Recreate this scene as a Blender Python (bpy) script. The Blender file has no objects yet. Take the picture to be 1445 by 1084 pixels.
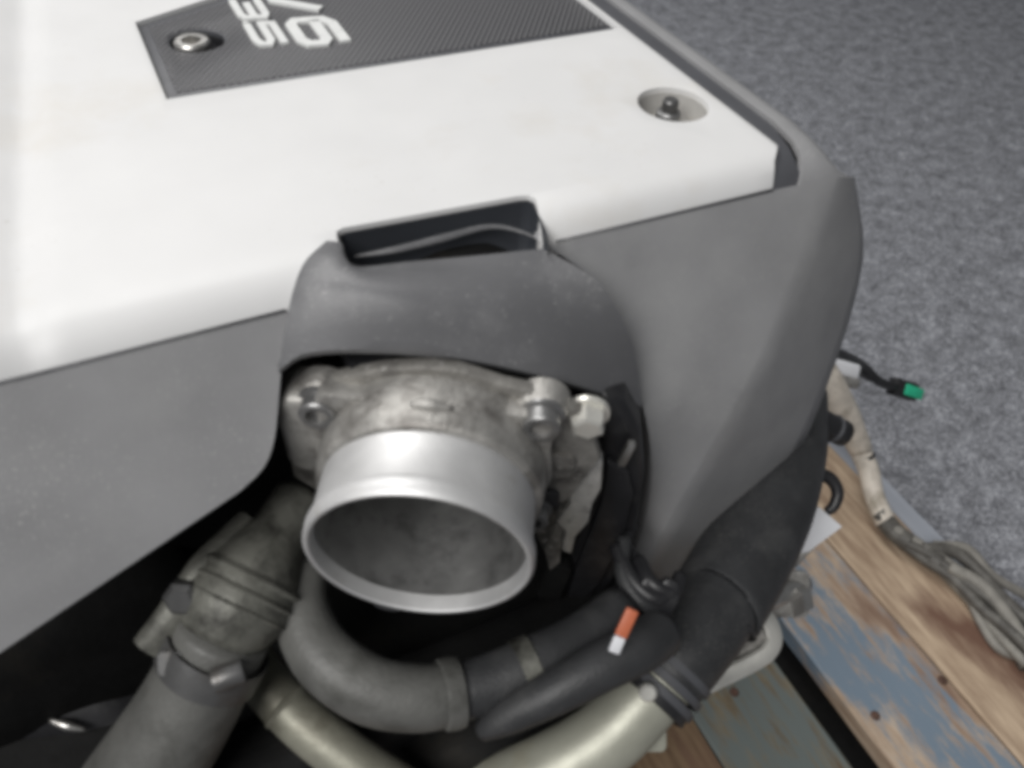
import bpy, bmesh, math, random
from mathutils import Vector, Matrix
random.seed(7)
sc = bpy.context.scene
COL = sc.collection

# ------------------------------------------------------------------ camera
FPX, CX, CY = 1176.0, 722.5, 542.0            # focal length and centre, in photo pixels (1445 wide)
AX = Vector((3098, -965, 1176)).normalized()  # the cover's left-right, front-back and up axes seen from the camera
AY = Vector((-842, -1270, 1176)); AY = (AY - AX * AX.dot(AY)).normalized()
AZ = AX.cross(AY)
CAM = Vector((0, 0, 0.88))
cam_d = bpy.data.cameras.new('camera'); cam = bpy.data.objects.new('camera', cam_d); COL.objects.link(cam)
right = Vector((AX.x, AY.x, AZ.x)); down = Vector((AX.y, AY.y, AZ.y)); fwd = Vector((AX.z, AY.z, AZ.z))
m = Matrix.Identity(4)
for i in range(3):
    m[i][0] = right[i]; m[i][1] = -down[i]; m[i][2] = -fwd[i]; m[i][3] = CAM[i]
cam.matrix_world = m
cam_d.sensor_width = 36; cam_d.lens = 36 * FPX / 1445; cam_d.clip_start = 0.01; cam_d.clip_end = 100
cam_d.dof.use_dof = True; cam_d.dof.focus_distance = 0.52; cam_d.dof.aperture_fstop = 12
sc.camera = cam

# ------------------------------------------------------------------ light: indoor, pale ceiling lamps
w = bpy.data.worlds.new('World'); sc.world = w; w.use_nodes = True
w.node_tree.nodes['Background'].inputs[0].default_value = (0.93, 0.96, 1.0, 1)
w.node_tree.nodes['Background'].inputs[1].default_value = 0.13
def area(name, loc, target, sx, sy, power, col=(1, .97, .93)):
    l = bpy.data.lights.new(name, 'AREA'); l.shape = 'RECTANGLE'; l.size = sx; l.size_y = sy; l.energy = power; l.color = col
    o = bpy.data.objects.new(name, l); COL.objects.link(o); o.location = loc
    o.rotation_euler = (Vector(target) - Vector(loc)).to_track_quat('-Z', 'Y').to_euler()
area('ceiling_lamp_front', (-1.4, -0.65, 2.6), (0.1, 0.3, 0.6), 1.5, 1.5, 66, (1, .985, .965))
area('ceiling_lamp_back', (-0.2, 1.9, 2.6), (0.6, 1.0, 0.2), 1.3, 1.3, 42, (1, .985, .965))
sc.view_settings.view_transform = 'Standard'; sc.view_settings.look = 'None'
sc.view_settings.exposure = 0.0; sc.view_settings.gamma = 1.0
sc.cycles.filter_width = 4.7
sc.cycles.max_bounces = 8

# ------------------------------------------------------------------ helpers
def ray(px, py):
    d = Vector(((px - CX) / FPX, (py - CY) / FPX, 1.0))
    return Vector((d.dot(AX), d.dot(AY), d.dot(AZ)))
def atz(px, py, z):
    r = ray(px, py); return CAM + r * ((z - CAM.z) / r.z)
def atd(px, py, d): return CAM + ray(px, py) * d
def depth(p): return (Vector(p) - CAM).dot(fwd)
A60 = math.radians(60)
PF0 = atz(0, 540, .690); PFN = Vector((0, -math.sin(A60), math.cos(A60)))
def atf(px, py, off=0.0):
    """point on the sloping front face of the cover"""
    r = ray(px, py); return CAM + r * (((PF0 + PFN * off) - CAM).dot(PFN) / r.dot(PFN))

def nt(name):
    mt = bpy.data.materials.new(name); mt.use_nodes = True
    n = mt.node_tree; return mt, n, n.nodes['Principled BSDF']
def node(n, t, **kw):
    x = n.nodes.new(t)
    for k, v in kw.items(): setattr(x, k, v)
    return x
def mat(name, col, rough=.5, metal=0., var=.12, scale=60., bump=.0, bscale=400., rvar=.12, tint=None, tscale=14., tcut=(.55, .75), stretch=(1, 1, 1), spec=.5, coat=0., speck=None, sscale=900., scut=(.64, .72)):
    """base colour with uneven tone, wear spots of another colour, fine relief"""
    mt, n, b = nt(name); L = n.links.new
    tc = node(n, 'ShaderNodeTexCoord'); mp = node(n, 'ShaderNodeMapping'); mp.inputs['Scale'].default_value = stretch
    L(tc.outputs['Object'], mp.inputs[0])
    no = node(n, 'ShaderNodeTexNoise'); no.inputs['Scale'].default_value = scale; no.inputs['Detail'].default_value = 6
    L(mp.outputs[0], no.inputs['Vector'])
    cr = node(n, 'ShaderNodeValToRGB')
    a = [max(0, c * (1 - var)) for c in col]; c2 = [min(1, c * (1 + var)) for c in col]
    cr.color_ramp.elements[0].position = .3; cr.color_ramp.elements[1].position = .7
    cr.color_ramp.elements[0].color = (*a, 1); cr.color_ramp.elements[1].color = (*c2, 1)
    L(no.outputs['Fac'], cr.inputs[0]); out = cr.outputs[0]
    if tint:
        n2 = node(n, 'ShaderNodeTexNoise'); n2.inputs['Scale'].default_value = tscale; n2.inputs['Detail'].default_value = 8; n2.inputs['Roughness'].default_value = .65
        L(mp.outputs[0], n2.inputs['Vector'])
        r2 = node(n, 'ShaderNodeValToRGB'); r2.color_ramp.elements[0].position = tcut[0]; r2.color_ramp.elements[1].position = tcut[1]
        L(n2.outputs['Fac'], r2.inputs[0])
        mx = node(n, 'ShaderNodeMix', data_type='RGBA'); L(r2.outputs[0], mx.inputs[0]); L(out, mx.inputs[6]); mx.inputs[7].default_value = (*tint, 1)
        out = mx.outputs[2]
    if speck:
        n5 = node(n, 'ShaderNodeTexNoise'); n5.inputs['Scale'].default_value = sscale; n5.inputs['Detail'].default_value = 2; n5.inputs['Roughness'].default_value = .7
        L(tc.outputs['Object'], n5.inputs['Vector'])
        n6 = node(n, 'ShaderNodeTexNoise'); n6.inputs['Scale'].default_value = 22; n6.inputs['Detail'].default_value = 4; L(tc.outputs['Object'], n6.inputs['Vector'])
        ad = node(n, 'ShaderNodeMath', operation='MULTIPLY_ADD'); L(n6.outputs['Fac'], ad.inputs[0]); ad.inputs[1].default_value = .35; L(n5.outputs['Fac'], ad.inputs[2])
        r5 = node(n, 'ShaderNodeValToRGB'); r5.color_ramp.elements[0].position = scut[0] + .175; r5.color_ramp.elements[1].position = scut[1] + .175; L(ad.outputs[0], r5.inputs[0])
        m5 = node(n, 'ShaderNodeMix', data_type='RGBA'); L(r5.outputs[0], m5.inputs[0]); L(out, m5.inputs[6]); m5.inputs[7].default_value = (*speck, 1); out = m5.outputs[2]
    L(out, b.inputs['Base Color'])
    mr = node(n, 'ShaderNodeMapRange'); mr.inputs['To Min'].default_value = max(.05, rough - rvar); mr.inputs['To Max'].default_value = min(1, rough + rvar)
    n3 = node(n, 'ShaderNodeTexNoise'); n3.inputs['Scale'].default_value = scale * 1.7; n3.inputs['Detail'].default_value = 4
    L(mp.outputs[0], n3.inputs['Vector']); L(n3.outputs['Fac'], mr.inputs[0]); L(mr.outputs[0], b.inputs['Roughness'])
    b.inputs['Metallic'].default_value = metal; b.inputs['Specular IOR Level'].default_value = spec; b.inputs['Coat Weight'].default_value = coat
    if bump:
        n4 = node(n, 'ShaderNodeTexNoise'); n4.inputs['Scale'].default_value = bscale; n4.inputs['Detail'].default_value = 3
        L(mp.outputs[0], n4.inputs['Vector'])
        bp = node(n, 'ShaderNodeBump'); bp.inputs['Strength'].default_value = bump; bp.inputs['Distance'].default_value = .001
        L(n4.outputs['Fac'], bp.inputs['Height']); L(bp.outputs[0], b.inputs['Normal'])
    return mt

M = {}
M['silver'] = mat('silver_paint', (.66, .66, .66), .45, 0, .02, 30, .04, 900, .08, tint=(.58, .55, .50), tscale=9, tcut=(.56, .85), speck=(.54, .53, .51), sscale=420, scut=(.70, .80), spec=.35)
M['grey'] = mat('grey_plastic', (.27, .27, .276), .40, 0, .10, 25, .25, 1500, .08, tint=(.33, .33, .33), tscale=18, tcut=(.5, .85), speck=(.36, .36, .355), sscale=800)
M['hoodgrey'] = mat('hood_plastic', (.128, .129, .135), .38, 0, .08, 25, .25, 1500, .08, tint=(.24, .24, .245), tscale=22, tcut=(.5, .85), speck=(.27, .27, .27), sscale=650)
M['tan'] = mat('tan_residue', (.20, .155, .105), .6, 0, .2, 120, .3, 500)
M['darkpale'] = mat('dull_pipe', (.27, .265, .215), .48, .35, .15, 60, .15, 400, .1, tint=(.13, .12, .09), tscale=40, tcut=(.5, .75))
M['slotblack'] = mat('slot_plastic', (.040, .044, .052), .5, 0, .1, 40, .1, 1200)
M['wellgrey'] = mat('well_plastic', (.46, .45, .43), .5, 0, .1, 80, .1, 600, tint=(.3, .27, .22), tscale=60)
M['dark'] = mat('dark_plastic', (.07, .072, .08), .5, 0, .1, 40, .1, 1200)
M['black'] = mat('black_plastic', (.018, .018, .02), .42, 0, .2, 60, .1, 900, tint=(.05, .05, .05), tscale=40)
M['void'] = mat('shade_black_casting', (.008, .008, .008), .75, 0, .3, 60, .3, 300, tint=(.018, .016, .013), tscale=25, spec=.2)  # near-black base colour carries the shade under and behind the cover
M['alu'] = mat('machined_aluminium', (.66, .66, .66), .54, .65, .08, 70, .05, 700, .1, tint=(.50, .48, .45), tscale=60, tcut=(.58, .8))
M['cast'] = mat('cast_aluminium', (.40, .39, .37), .55, .65, .2, 90, .4, 500, .1, tint=(.13, .12, .11), tscale=80, tcut=(.46, .70))
M['castdark'] = mat('grimy_casting', (.16, .155, .145), .55, .5, .25, 90, .4, 500, .1, tint=(.05, .048, .045), tscale=90, tcut=(.45, .68), speck=(.5, .49, .46), sscale=330, scut=(.60, .68))
M['castmid'] = mat('dirty_casting', (.30, .29, .27), .55, .55, .22, 90, .4, 500, .1, tint=(.09, .085, .08), tscale=60, tcut=(.45, .68), speck=(.45, .44, .42), sscale=400, scut=(.64, .72))
M['roughzinc'] = mat('rough_bright_metal', (.66, .65, .62), .4, .6, .15, 160, .2, 300, .15, tint=(.20, .20, .19), tscale=110, tcut=(.54, .70))
M['bore'] = mat('sooty_bore', (.33, .33, .325), .42, .75, .2, 60, .15, 500, .1, tint=(.09, .09, .09), tscale=55, tcut=(.49, .74))
M['steel'] = mat('bolt_steel', (.55, .54, .52), .35, .9, .12, 120, .1, 600, tint=(.25, .22, .18), tscale=90, tcut=(.55, .8))
M['boltgrey'] = mat('grey_bolt_steel', (.25, .25, .25), .4, .7, .12, 120, .1, 600, tint=(.16, .15, .14), tscale=90, tcut=(.52, .8))
M['zinc'] = mat('zinc_steel', (.74, .73, .68), .34, .6, .1, 100, .05, 600, tint=(.6, .5, .3), tscale=80, tcut=(.6, .8))
M['rubber'] = mat('dusty_rubber', (.032, .033, .035), .5, 0, .2, 50, .3, 700, .1, tint=(.075, .075, .075), tscale=30, tcut=(.5, .8), speck=(.09, .09, .085), sscale=900)
M['greyrub'] = mat('grey_dusty_hose', (.115, .115, .108), .5, 0, .25, 40, .3, 500, .1, tint=(.045, .045, .04), tscale=38, tcut=(.5, .75))
M['olive'] = mat('dull_alloy', (.165, .165, .145), .5, .35, .12, 60, .25, 400, .1, tint=(.035, .034, .03), tscale=55, tcut=(.46, .66))
M['pale'] = mat('pale_alloy', (.38, .38, .32), .45, .35, .1, 60, .1, 400, .1, tint=(.35, .33, .25), tscale=40, tcut=(.55, .8))
M['white'] = mat('white_plastic', (.72, .73, .76), .4, 0, .04, 40, .05, 600, tint=(.5, .48, .45), tscale=40, tcut=(.62, .85))
M['letter'] = mat('letter_chrome', (.80, .81, .80), .3, .15, .03, 80)
M['orange'] = mat('orange_tag', (.48, .13, .06), .5, 0, .1, 90)
M['green'] = mat('green_plastic', (.03, .50, .28), .4, 0, .1, 90)
M['tape'] = mat('grey_loom_tape', (.21, .20, .18), .6, 0, .2, 80, .4, 500, tint=(.28, .27, .24), tscale=60, tcut=(.5, .75))
M['paletape'] = mat('cream_loom_tape', (.70, .64, .56), .55, 0, .15, 70, .4, 400, tint=(.34, .30, .24), tscale=50, tcut=(.5, .7))
M['clampgrey'] = mat('dull_clamp_steel', (.13, .13, .13), .42, .6, .15, 80, .1, 500, tint=(.10, .09, .08), tscale=60)
M['tapedark'] = mat('dark_loom_tape', (.085, .08, .072), .55, 0, .2, 80, .4, 500, tint=(.16, .155, .14), tscale=60, tcut=(.5, .75))
M['rust'] = mat('rust', (.10, .055, .04), .8, .2, .3, 120, .3, 500)

def weave():
    mt, n, b = nt('woven_emblem'); L = n.links.new
    tc = node(n, 'ShaderNodeTexCoord')
    outs = []
    for rot in (-0.80, 0.62):
        mp = node(n, 'ShaderNodeMapping'); mp.inputs['Rotation'].default_value = (0, 0, rot)
        L(tc.outputs['Object'], mp.inputs[0])
        wv = node(n, 'ShaderNodeTexWave'); wv.inputs['Scale'].default_value = 118; wv.inputs['Distortion'].default_value = .15
        L(mp.outputs[0], wv.inputs['Vector']); outs.append(wv.outputs['Fac'])
    mx = node(n, 'ShaderNodeMath', operation='MULTIPLY'); L(outs[0], mx.inputs[0]); L(outs[1], mx.inputs[1])
    cr = node(n, 'ShaderNodeValToRGB'); cr.color_ramp.elements[0].color = (.04, .04, .044, 1); cr.color_ramp.elements[1].color = (.23, .23, .24, 1)
    L(mx.outputs[0], cr.inputs[0]); L(cr.outputs[0], b.inputs['Base Color'])
    bp = node(n, 'ShaderNodeBump'); bp.inputs['Strength'].default_value = .8; bp.inputs['Distance'].default_value = .001
    L(mx.outputs[0], bp.inputs['Height']); L(bp.outputs[0], b.inputs['Normal']); b.inputs['Roughness'].default_value = .38
    return mt
M['weave'] = weave()

def carpet_mat():
    mt, n, b = nt('loop_carpet'); L = n.links.new
    tc = node(n, 'ShaderNodeTexCoord')
    v = node(n, 'ShaderNodeTexVoronoi'); v.inputs['Scale'].default_value = 290; L(tc.outputs['Object'], v.inputs['Vector'])
    cr = node(n, 'ShaderNodeValToRGB'); e = cr.color_ramp.elements
    e[0].position = .05; e[0].color = (.165, .170, .188, 1); e[1].position = .95; e[1].color = (.42, .43, .465, 1)
    x = e.new(.45); x.color = (.255, .262, .285, 1); x = e.new(.75); x.color = (.31, .317, .342, 1)
    sp = node(n, 'ShaderNodeSeparateColor'); L(v.outputs['Color'], sp.inputs[0]); L(sp.outputs[0], cr.inputs[0])
    no = node(n, 'ShaderNodeTexNoise'); no.inputs['Scale'].default_value = 30; no.inputs['Detail'].default_value = 6; L(tc.outputs['Object'], no.inputs['Vector'])
    r2 = node(n, 'ShaderNodeMapRange'); r2.inputs['From Min'].default_value = .3; r2.inputs['From Max'].default_value = .7; r2.inputs['To Min'].default_value = .72; r2.inputs['To Max'].default_value = 1.28
    L(no.outputs['Fac'], r2.inputs[0])
    hs = node(n, 'ShaderNodeHueSaturation'); L(cr.outputs[0], hs.inputs['Color']); L(r2.outputs[0], hs.inputs['Value'])
    L(hs.outputs[0], b.inputs['Base Color']); b.inputs['Roughness'].default_value = .95; b.inputs['Specular IOR Level'].default_value = .15
    bp = node(n, 'ShaderNodeBump'); bp.inputs['Strength'].default_value = .7; bp.inputs['Distance'].default_value = .004
    L(v.outputs['Distance'], bp.inputs['Height']); L(bp.outputs[0], b.inputs['Normal'])
    return mt
M['carpet'] = carpet_mat()

def wood(name, light, darkc, paint=None, cut=(.45, .55), seed=0., pscale=9.):
    mt, n, b = nt(name); L = n.links.new
    tc = node(n, 'ShaderNodeTexCoord'); mp = node(n, 'ShaderNodeMapping'); mp.inputs['Scale'].default_value = (1, .10, 1); mp.inputs['Location'].default_value = (seed, seed * 2.3, seed)
    L(tc.outputs['Object'], mp.inputs[0])
    g = node(n, 'ShaderNodeTexNoise'); g.inputs['Scale'].default_value = 130; g.inputs['Detail'].default_value = 7; g.inputs['Roughness'].default_value = .65; L(mp.outputs[0], g.inputs['Vector'])
    cr = node(n, 'ShaderNodeValToRGB'); e = cr.color_ramp.elements
    e[0].position = .32; e[0].color = (*darkc, 1); e[1].position = .66; e[1].color = (*light, 1)
    L(g.outputs['Fac'], cr.inputs[0]); out = cr.outputs[0]
    mp2 = node(n, 'ShaderNodeMapping'); mp2.inputs['Scale'].default_value = (1, .35, 1); mp2.inputs['Location'].default_value = (seed * 1.7, seed, 0); L(tc.outputs['Object'], mp2.inputs[0])
    # stains
    s = node(n, 'ShaderNodeTexNoise'); s.inputs['Scale'].default_value = 14; s.inputs['Detail'].default_value = 5; L(mp2.outputs[0], s.inputs['Vector'])
    rs = node(n, 'ShaderNodeValToRGB'); rs.color_ramp.elements[0].position = .54; rs.color_ramp.elements[1].position = .66; L(s.outputs['Fac'], rs.inputs[0])
    mx = node(n, 'ShaderNodeMix', data_type='RGBA'); L(rs.outputs[0], mx.inputs[0]); L(out, mx.inputs[6]); mx.inputs[7].default_value = (.15, .085, .06, 1); out = mx.outputs[2]
    if paint:
        p = node(n, 'ShaderNodeTexNoise'); p.inputs['Scale'].default_value = pscale; p.inputs['Detail'].default_value = 9; p.inputs['Roughness'].default_value = .72; L(mp2.outputs[0], p.inputs['Vector'])
        sm = node(n, 'ShaderNodeMath', operation='MULTIPLY_ADD'); L(g.outputs['Fac'], sm.inputs[0]); sm.inputs[1].default_value = .55; L(p.outputs['Fac'], sm.inputs[2])
        rp = node(n, 'ShaderNodeValToRGB'); rp.color_ramp.elements[0].position = cut[0] + .27; rp.color_ramp.elements[1].position = cut[1] + .27; L(sm.outputs[0], rp.inputs[0])
        mx2 = node(n, 'ShaderNodeMix', data_type='RGBA'); L(rp.outputs[0], mx2.inputs[0]); L(out, mx2.inputs[6]); mx2.inputs[7].default_value = (*paint, 1); out = mx2.outputs[2]
    L(out, b.inputs['Base Color']); b.inputs['Roughness'].default_value = .72; b.inputs['Specular IOR Level'].default_value = .3
    bp = node(n, 'ShaderNodeBump'); bp.inputs['Strength'].default_value = .5; bp.inputs['Distance'].default_value = .001
    L(g.outputs['Fac'], bp.inputs['Height']); L(bp.outputs[0], b.inputs['Normal'])
    return mt
M['woodblue'] = wood('blue_painted_wood', (.58, .47, .36), (.26, .175, .12), (.17, .22, .275), (.49, .60), 2.6, 13.)
M['woodbrown'] = wood('brown_wood', (.55, .43, .31), (.25, .17, .115), None, seed=4.1)
M['woodgreen'] = wood('grey_green_wood', (.26, .21, .13), (.11, .08, .05), (.13, .15, .145), (.38, .5), 7.7)
M['woodgrey'] = wood('grey_blue_wood', (.42, .36, .30), (.3, .22, .15), (.30, .32, .36), (.30, .42), 2.2)
M['woodraw'] = wood('raw_pallet_wood', (.22, .15, .09), (.10, .06, .035), None, seed=9.4)

# ---- mesh builders
def mesh(name, verts, faces, smooth=True):
    me = bpy.data.meshes.new(name); me.from_pydata([tuple(v) for v in verts], [], faces); me.update()
    if smooth: me.polygons.foreach_set('use_smooth', [True] * len(me.polygons))
    return me
def thing(name, label, cat, loc, group=None):
    o = bpy.data.objects.new(name, None); COL.objects.link(o); o.location = loc; o.empty_display_size = .02
    o['label'] = label; o['category'] = cat
    if group: o['group'] = group
    return o
def root_of(o):
    v = Vector((0, 0, 0))
    while o is not None:
        v = v + Vector(o.location); o = o.parent
    return v
def add(name, me, material, parent=None, label=None, cat=None, group=None, kind=None):
    """one mesh object; its vertices are given in world space"""
    o = bpy.data.objects.new(name, me); COL.objects.link(o)
    me.materials.clear(); me.materials.append(M[material] if isinstance(material, str) else material)
    if parent is not None:
        o.parent = parent; o.matrix_parent_inverse = Matrix.Translation(-root_of(parent)) if parent.type == 'EMPTY' else Matrix.Identity(4)
    if label: o['label'] = label
    if cat: o['category'] = cat
    if group: o['group'] = group
    if kind: o['kind'] = kind
    return o
def finish(o, solid=0, offset=-1, bevel=0, seg=2, sub=0, angle=35, cutters=()):
    """apply modifiers to the object's mesh, shade smooth by angle"""
    for c in cutters:
        b = o.modifiers.new('cut', 'BOOLEAN'); b.operation = 'DIFFERENCE'; b.object = c; b.solver = 'EXACT'
    if sub:
        s = o.modifiers.new('sub', 'SUBSURF'); s.levels = sub; s.render_levels = sub
    if solid:
        s = o.modifiers.new('solid', 'SOLIDIFY'); s.thickness = solid; s.offset = offset
    if bevel:
        b = o.modifiers.new('bevel', 'BEVEL'); b.width = bevel; b.segments = seg; b.limit_method = 'ANGLE'; b.angle_limit = math.radians(40); b.use_clamp_overlap = True
    bpy.context.view_layer.update()
    dg = bpy.context.evaluated_depsgraph_get()
    me = bpy.data.meshes.new_from_object(o.evaluated_get(dg))
    o.modifiers.clear(); o.data = me
    me.polygons.foreach_set('use_smooth', [True] * len(me.polygons))
    me.set_sharp_from_angle(angle=math.radians(angle))
    for c in cutters: bpy.data.objects.remove(c, do_unlink=True)
    return o
def crom(pts, n):
    """n samples of a smooth curve through points (any dimension)"""
    pts = [Vector(p) for p in pts]; k = len(pts) - 1; out = []
    for i in range(n):
        t = i / (n - 1) * k; j = min(int(t), k - 1); u = t - j
        p0 = pts[j - 1] if j else pts[0] * 2 - pts[1]; p1 = pts[j]; p2 = pts[j + 1]; p3 = pts[j + 2] if j + 2 <= k else pts[k] * 2 - pts[k - 1]
        out.append(.5 * ((2 * p1) + (p2 - p0) * u + (2 * p0 - 5 * p1 + 4 * p2 - p3) * u * u + (3 * p1 - p0 - 3 * p2 + p3) * u ** 3))
    return out
def tube(pts, radii, n=24, seg=20, smooth_path=True, flat=1.0):
    """round tube with its own radius along the way; closed ends"""
    if not hasattr(radii, '__len__'): radii = [radii] * len(pts)
    if smooth_path:
        P = crom(pts, n); k = len(radii) - 1; R = []
        for i in range(n):
            t = i / (n - 1) * k; j = min(int(t), k - 1); u = t - j; R.append(radii[j] * (1 - u) + radii[j + 1] * u)
    else:
        P = [Vector(p) for p in pts]; R = list(radii)
    n = len(P); T = []
    for i in range(n): T.append((P[min(i + 1, n - 1)] - P[max(i - 1, 0)]).normalized())
    u = T[0].orthogonal().normalized(); vs = []; fs = []
    for i in range(n):
        u = (u - T[i] * u.dot(T[i])).normalized(); w_ = T[i].cross(u)
        for s in range(seg):
            a = 2 * math.pi * s / seg; vs.append(P[i] + (u * math.cos(a) + w_ * math.sin(a) * flat) * R[i])
    for i in range(n - 1):
        for s in range(seg):
            a, b = i * seg + s, i * seg + (s + 1) % seg; fs.append((a, b, b + seg, a + seg))
    fs.append(tuple(range(seg))[::-1]); fs.append(tuple(range((n - 1) * seg, n * seg)))
    return mesh('tube', vs, fs)
def frame_of(axis):
    a = Vector(axis).normalized(); u = a.orthogonal().normalized(); return u, a.cross(u), a
def lathe(profile, origin, axis, seg=48, closed=False):
    """profile = [(radius, distance along axis)]; closed joins the last ring to the first (hollow ring)"""
    u, v, a = frame_of(axis); o = Vector(origin); vs = []; fs = []
    for r, t in profile:
        for s in range(seg):
            g = 2 * math.pi * s / seg; vs.append(o + a * t + (u * math.cos(g) + v * math.sin(g)) * r)
    n = len(profile)
    for i in range(n if closed else n - 1):
        for s in range(seg):
            j = (i + 1) % n; q = (s + 1) % seg; fs.append((i * seg + s, i * seg + q, j * seg + q, j * seg + s))
    if not closed:
        fs.append(tuple(range(seg))[::-1]); fs.append(tuple(range((n - 1) * seg, n * seg)))
    me = mesh('lathe', vs, fs)
    bm = bmesh.new(); bm.from_mesh(me); bmesh.ops.recalc_face_normals(bm, faces=bm.faces); bm.to_mesh(me); bm.free()
    return me
def grid(rows, faceto=None):
    n, k = len(rows), len(rows[0]); vs = [p for r in rows for p in r]; fs = []
    for i in range(n - 1):
        for j in range(k - 1): fs.append((i * k + j, i * k + j + 1, (i + 1) * k + j + 1, (i + 1) * k + j))
    if faceto is not None:
        a = rows[n // 2][k // 2]; i, j = min(n // 2, n - 2), min(k // 2, k - 2)
        nn = (rows[i][j + 1] - rows[i][j]).cross(rows[i + 1][j] - rows[i][j])
        if nn.dot(Vector(faceto) - a) < 0: fs = [f[::-1] for f in fs]
    return vs, fs
def join(patches):
    vs, fs = [], []
    for v, f in patches:
        k = len(vs); vs += list(v); fs += [tuple(i + k for i in q) for q in f]
    bm = bmesh.new(); me = mesh('patch', vs, fs); bm.from_mesh(me); bmesh.ops.remove_doubles(bm, verts=bm.verts, dist=.00015); bm.to_mesh(me); bm.free()
    me.polygons.foreach_set('use_smooth', [True] * len(me.polygons)); return me
def prism(poly, o, u, v, d0, d1):
    """2-D outline in the frame (o, u, v), pushed along u x v from d0 to d1"""
    o, u, v = Vector(o), Vector(u).normalized(), Vector(v).normalized(); w_ = u.cross(v); n = len(poly)
    vs = [o + u * x + v * y + w_ * d0 for x, y in poly] + [o + u * x + v * y + w_ * d1 for x, y in poly]
    fs = [tuple(range(n))[::-1], tuple(range(n, 2 * n))] + [(i, (i + 1) % n, n + (i + 1) % n, n + i) for i in range(n)]
    me = mesh('prism', vs, fs, False)
    bm = bmesh.new(); bm.from_mesh(me); bmesh.ops.recalc_face_normals(bm, faces=bm.faces); bm.to_mesh(me); bm.free()
    return me
def boxm(x0, x1, y0, y1, z0, z1):
    return prism([(x0, y0), (x1, y0), (x1, y1), (x0, y1)], (0, 0, 0), (1, 0, 0), (0, 1, 0), z0, z1)
def rounded(w, h, r, seg=5):
    out = []
    for cx, cy, a0 in ((w / 2 - r, h / 2 - r, 0), (-w / 2 + r, h / 2 - r, 90), (-w / 2 + r, -h / 2 + r, 180), (w / 2 - r, -h / 2 + r, 270)):
        for i in range(seg + 1):
            a = math.radians(a0 + 90 * i / seg); out.append((cx + r * math.cos(a), cy + r * math.sin(a)))
    return out
def circle(r, n=32, cx=0, cy=0): return [(cx + r * math.cos(2 * math.pi * i / n), cy + r * math.sin(2 * math.pi * i / n)) for i in range(n)]
def ribbon(path, wd):
    """outline of a thick stroke with mitred corners"""
    P = [Vector(p) for p in path]; L_, R_ = [], []
    for i, p in enumerate(P):
        a = (p - P[i - 1]).normalized() if i else (P[1] - p).normalized()
        b = (P[i + 1] - p).normalized() if i < len(P) - 1 else a
        na, nb = Vector((-a.y, a.x)), Vector((-b.y, b.x)); mm = (na + nb).normalized(); k = wd / 2 / max(.45, mm.dot(na))
        L_.append(p + mm * k); R_.append(p - mm * k)
    return L_, R_
def cutter(me):
    o = bpy.data.objects.new('cutter', me); COL.objects.link(o); return o

# ------------------------------------------------------------------ the setting: carpet
cp = add('carpet', mesh('carpet', [(-6, -6, 0), (7, -6, 0), (7, 8, 0), (-6, 8, 0)], [(0, 1, 2, 3)], False), 'carpet', kind='structure')
cp['label'] = 'speckled grey blue loop carpet on the floor'

# ------------------------------------------------------------------ pallet
pal = thing('wooden_pallet', 'weathered wooden pallet with worn blue paint under the engine', 'pallet', (.2, .3, 0))
def board(x0, x1, y0, y1, z0, z1, mt, label=None, warp=.0015):
    n = 14; rows = []
    sec = [(x0, z1 - .002), (x0 + .002, z1), (x0 * .7 + x1 * .3, z1 + .0004), (x0 * .3 + x1 * .7, z1 - .0004), (x1 - .002, z1), (x1, z1 - .002), (x1, z0), (x0, z0)]
    for i in range(n):
        y = y0 + (y1 - y0) * i / (n - 1); rows.append([Vector((x + random.uniform(-warp, warp) * .5, y, z + random.uniform(-warp, warp) * .3)) for x, z in sec])
    vs = [p for r in rows for p in r]; k = len(sec); fs = []
    for i in range(n - 1):
        for j in range(k): fs.append((i * k + j, i * k + (j + 1) % k, (i + 1) * k + (j + 1) % k, (i + 1) * k + j))
    fs.append(tuple(range(k))); fs.append(tuple(range((n - 1) * k, n * k))[::-1])
    me = mesh('board', vs, fs, False)
    bm = bmesh.new(); bm.from_mesh(me); bmesh.ops.recalc_face_normals(bm, faces=bm.faces); bm.to_mesh(me); bm.free()
    return add('board', me, mt, pal, label)
board(.4640, .5715, -.30, .78, .108, .130, 'woodblue', 'board with flaking blue paint')
board(.5735, .6680, -.30, .78, .108, .130, 'woodbrown', 'bare brown board with dark stain')
board(.6690, .6960, -.30, .78, .104, .128, 'woodgrey', 'narrow grey blue outer board')
board(.3250, .4290, -.30, .78, .108, .130, 'woodgreen', 'grey green board at the gap')
board(.2150, .3230, -.30, .78, .108, .130, 'woodraw', 'dark brown board')
for x0 in (.085, -.045, -.175, -.305): board(x0, x0 + .11, -.30, .78, .108, .130, 'woodraw')
for y0 in (-.28, .33, .67):
    add('stringer', boxm(-.30, .401, y0, y0 + .09, .0, .107), 'woodraw', pal); add('stringer', boxm(.501, .694, y0, y0 + .09, .0, .107), 'woodraw', pal)
add('stringer', boxm(.402, .500, -.295, .775, .012, .075), M['void'], pal, 'added near-black block standing in for shade below the gap')  # block added so the board gap looks shadowed; the shade is its colour
for px, py in ((1036, 977), (1235, 1010), (1330, 960), (1395, 880)):
    p = atz(px, py, .1305); add('nail', lathe([(.0045, -.003), (.0045, .0006), (.003, .0012)], p, (0, 0, 1), 12), 'rust', pal)

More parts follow.
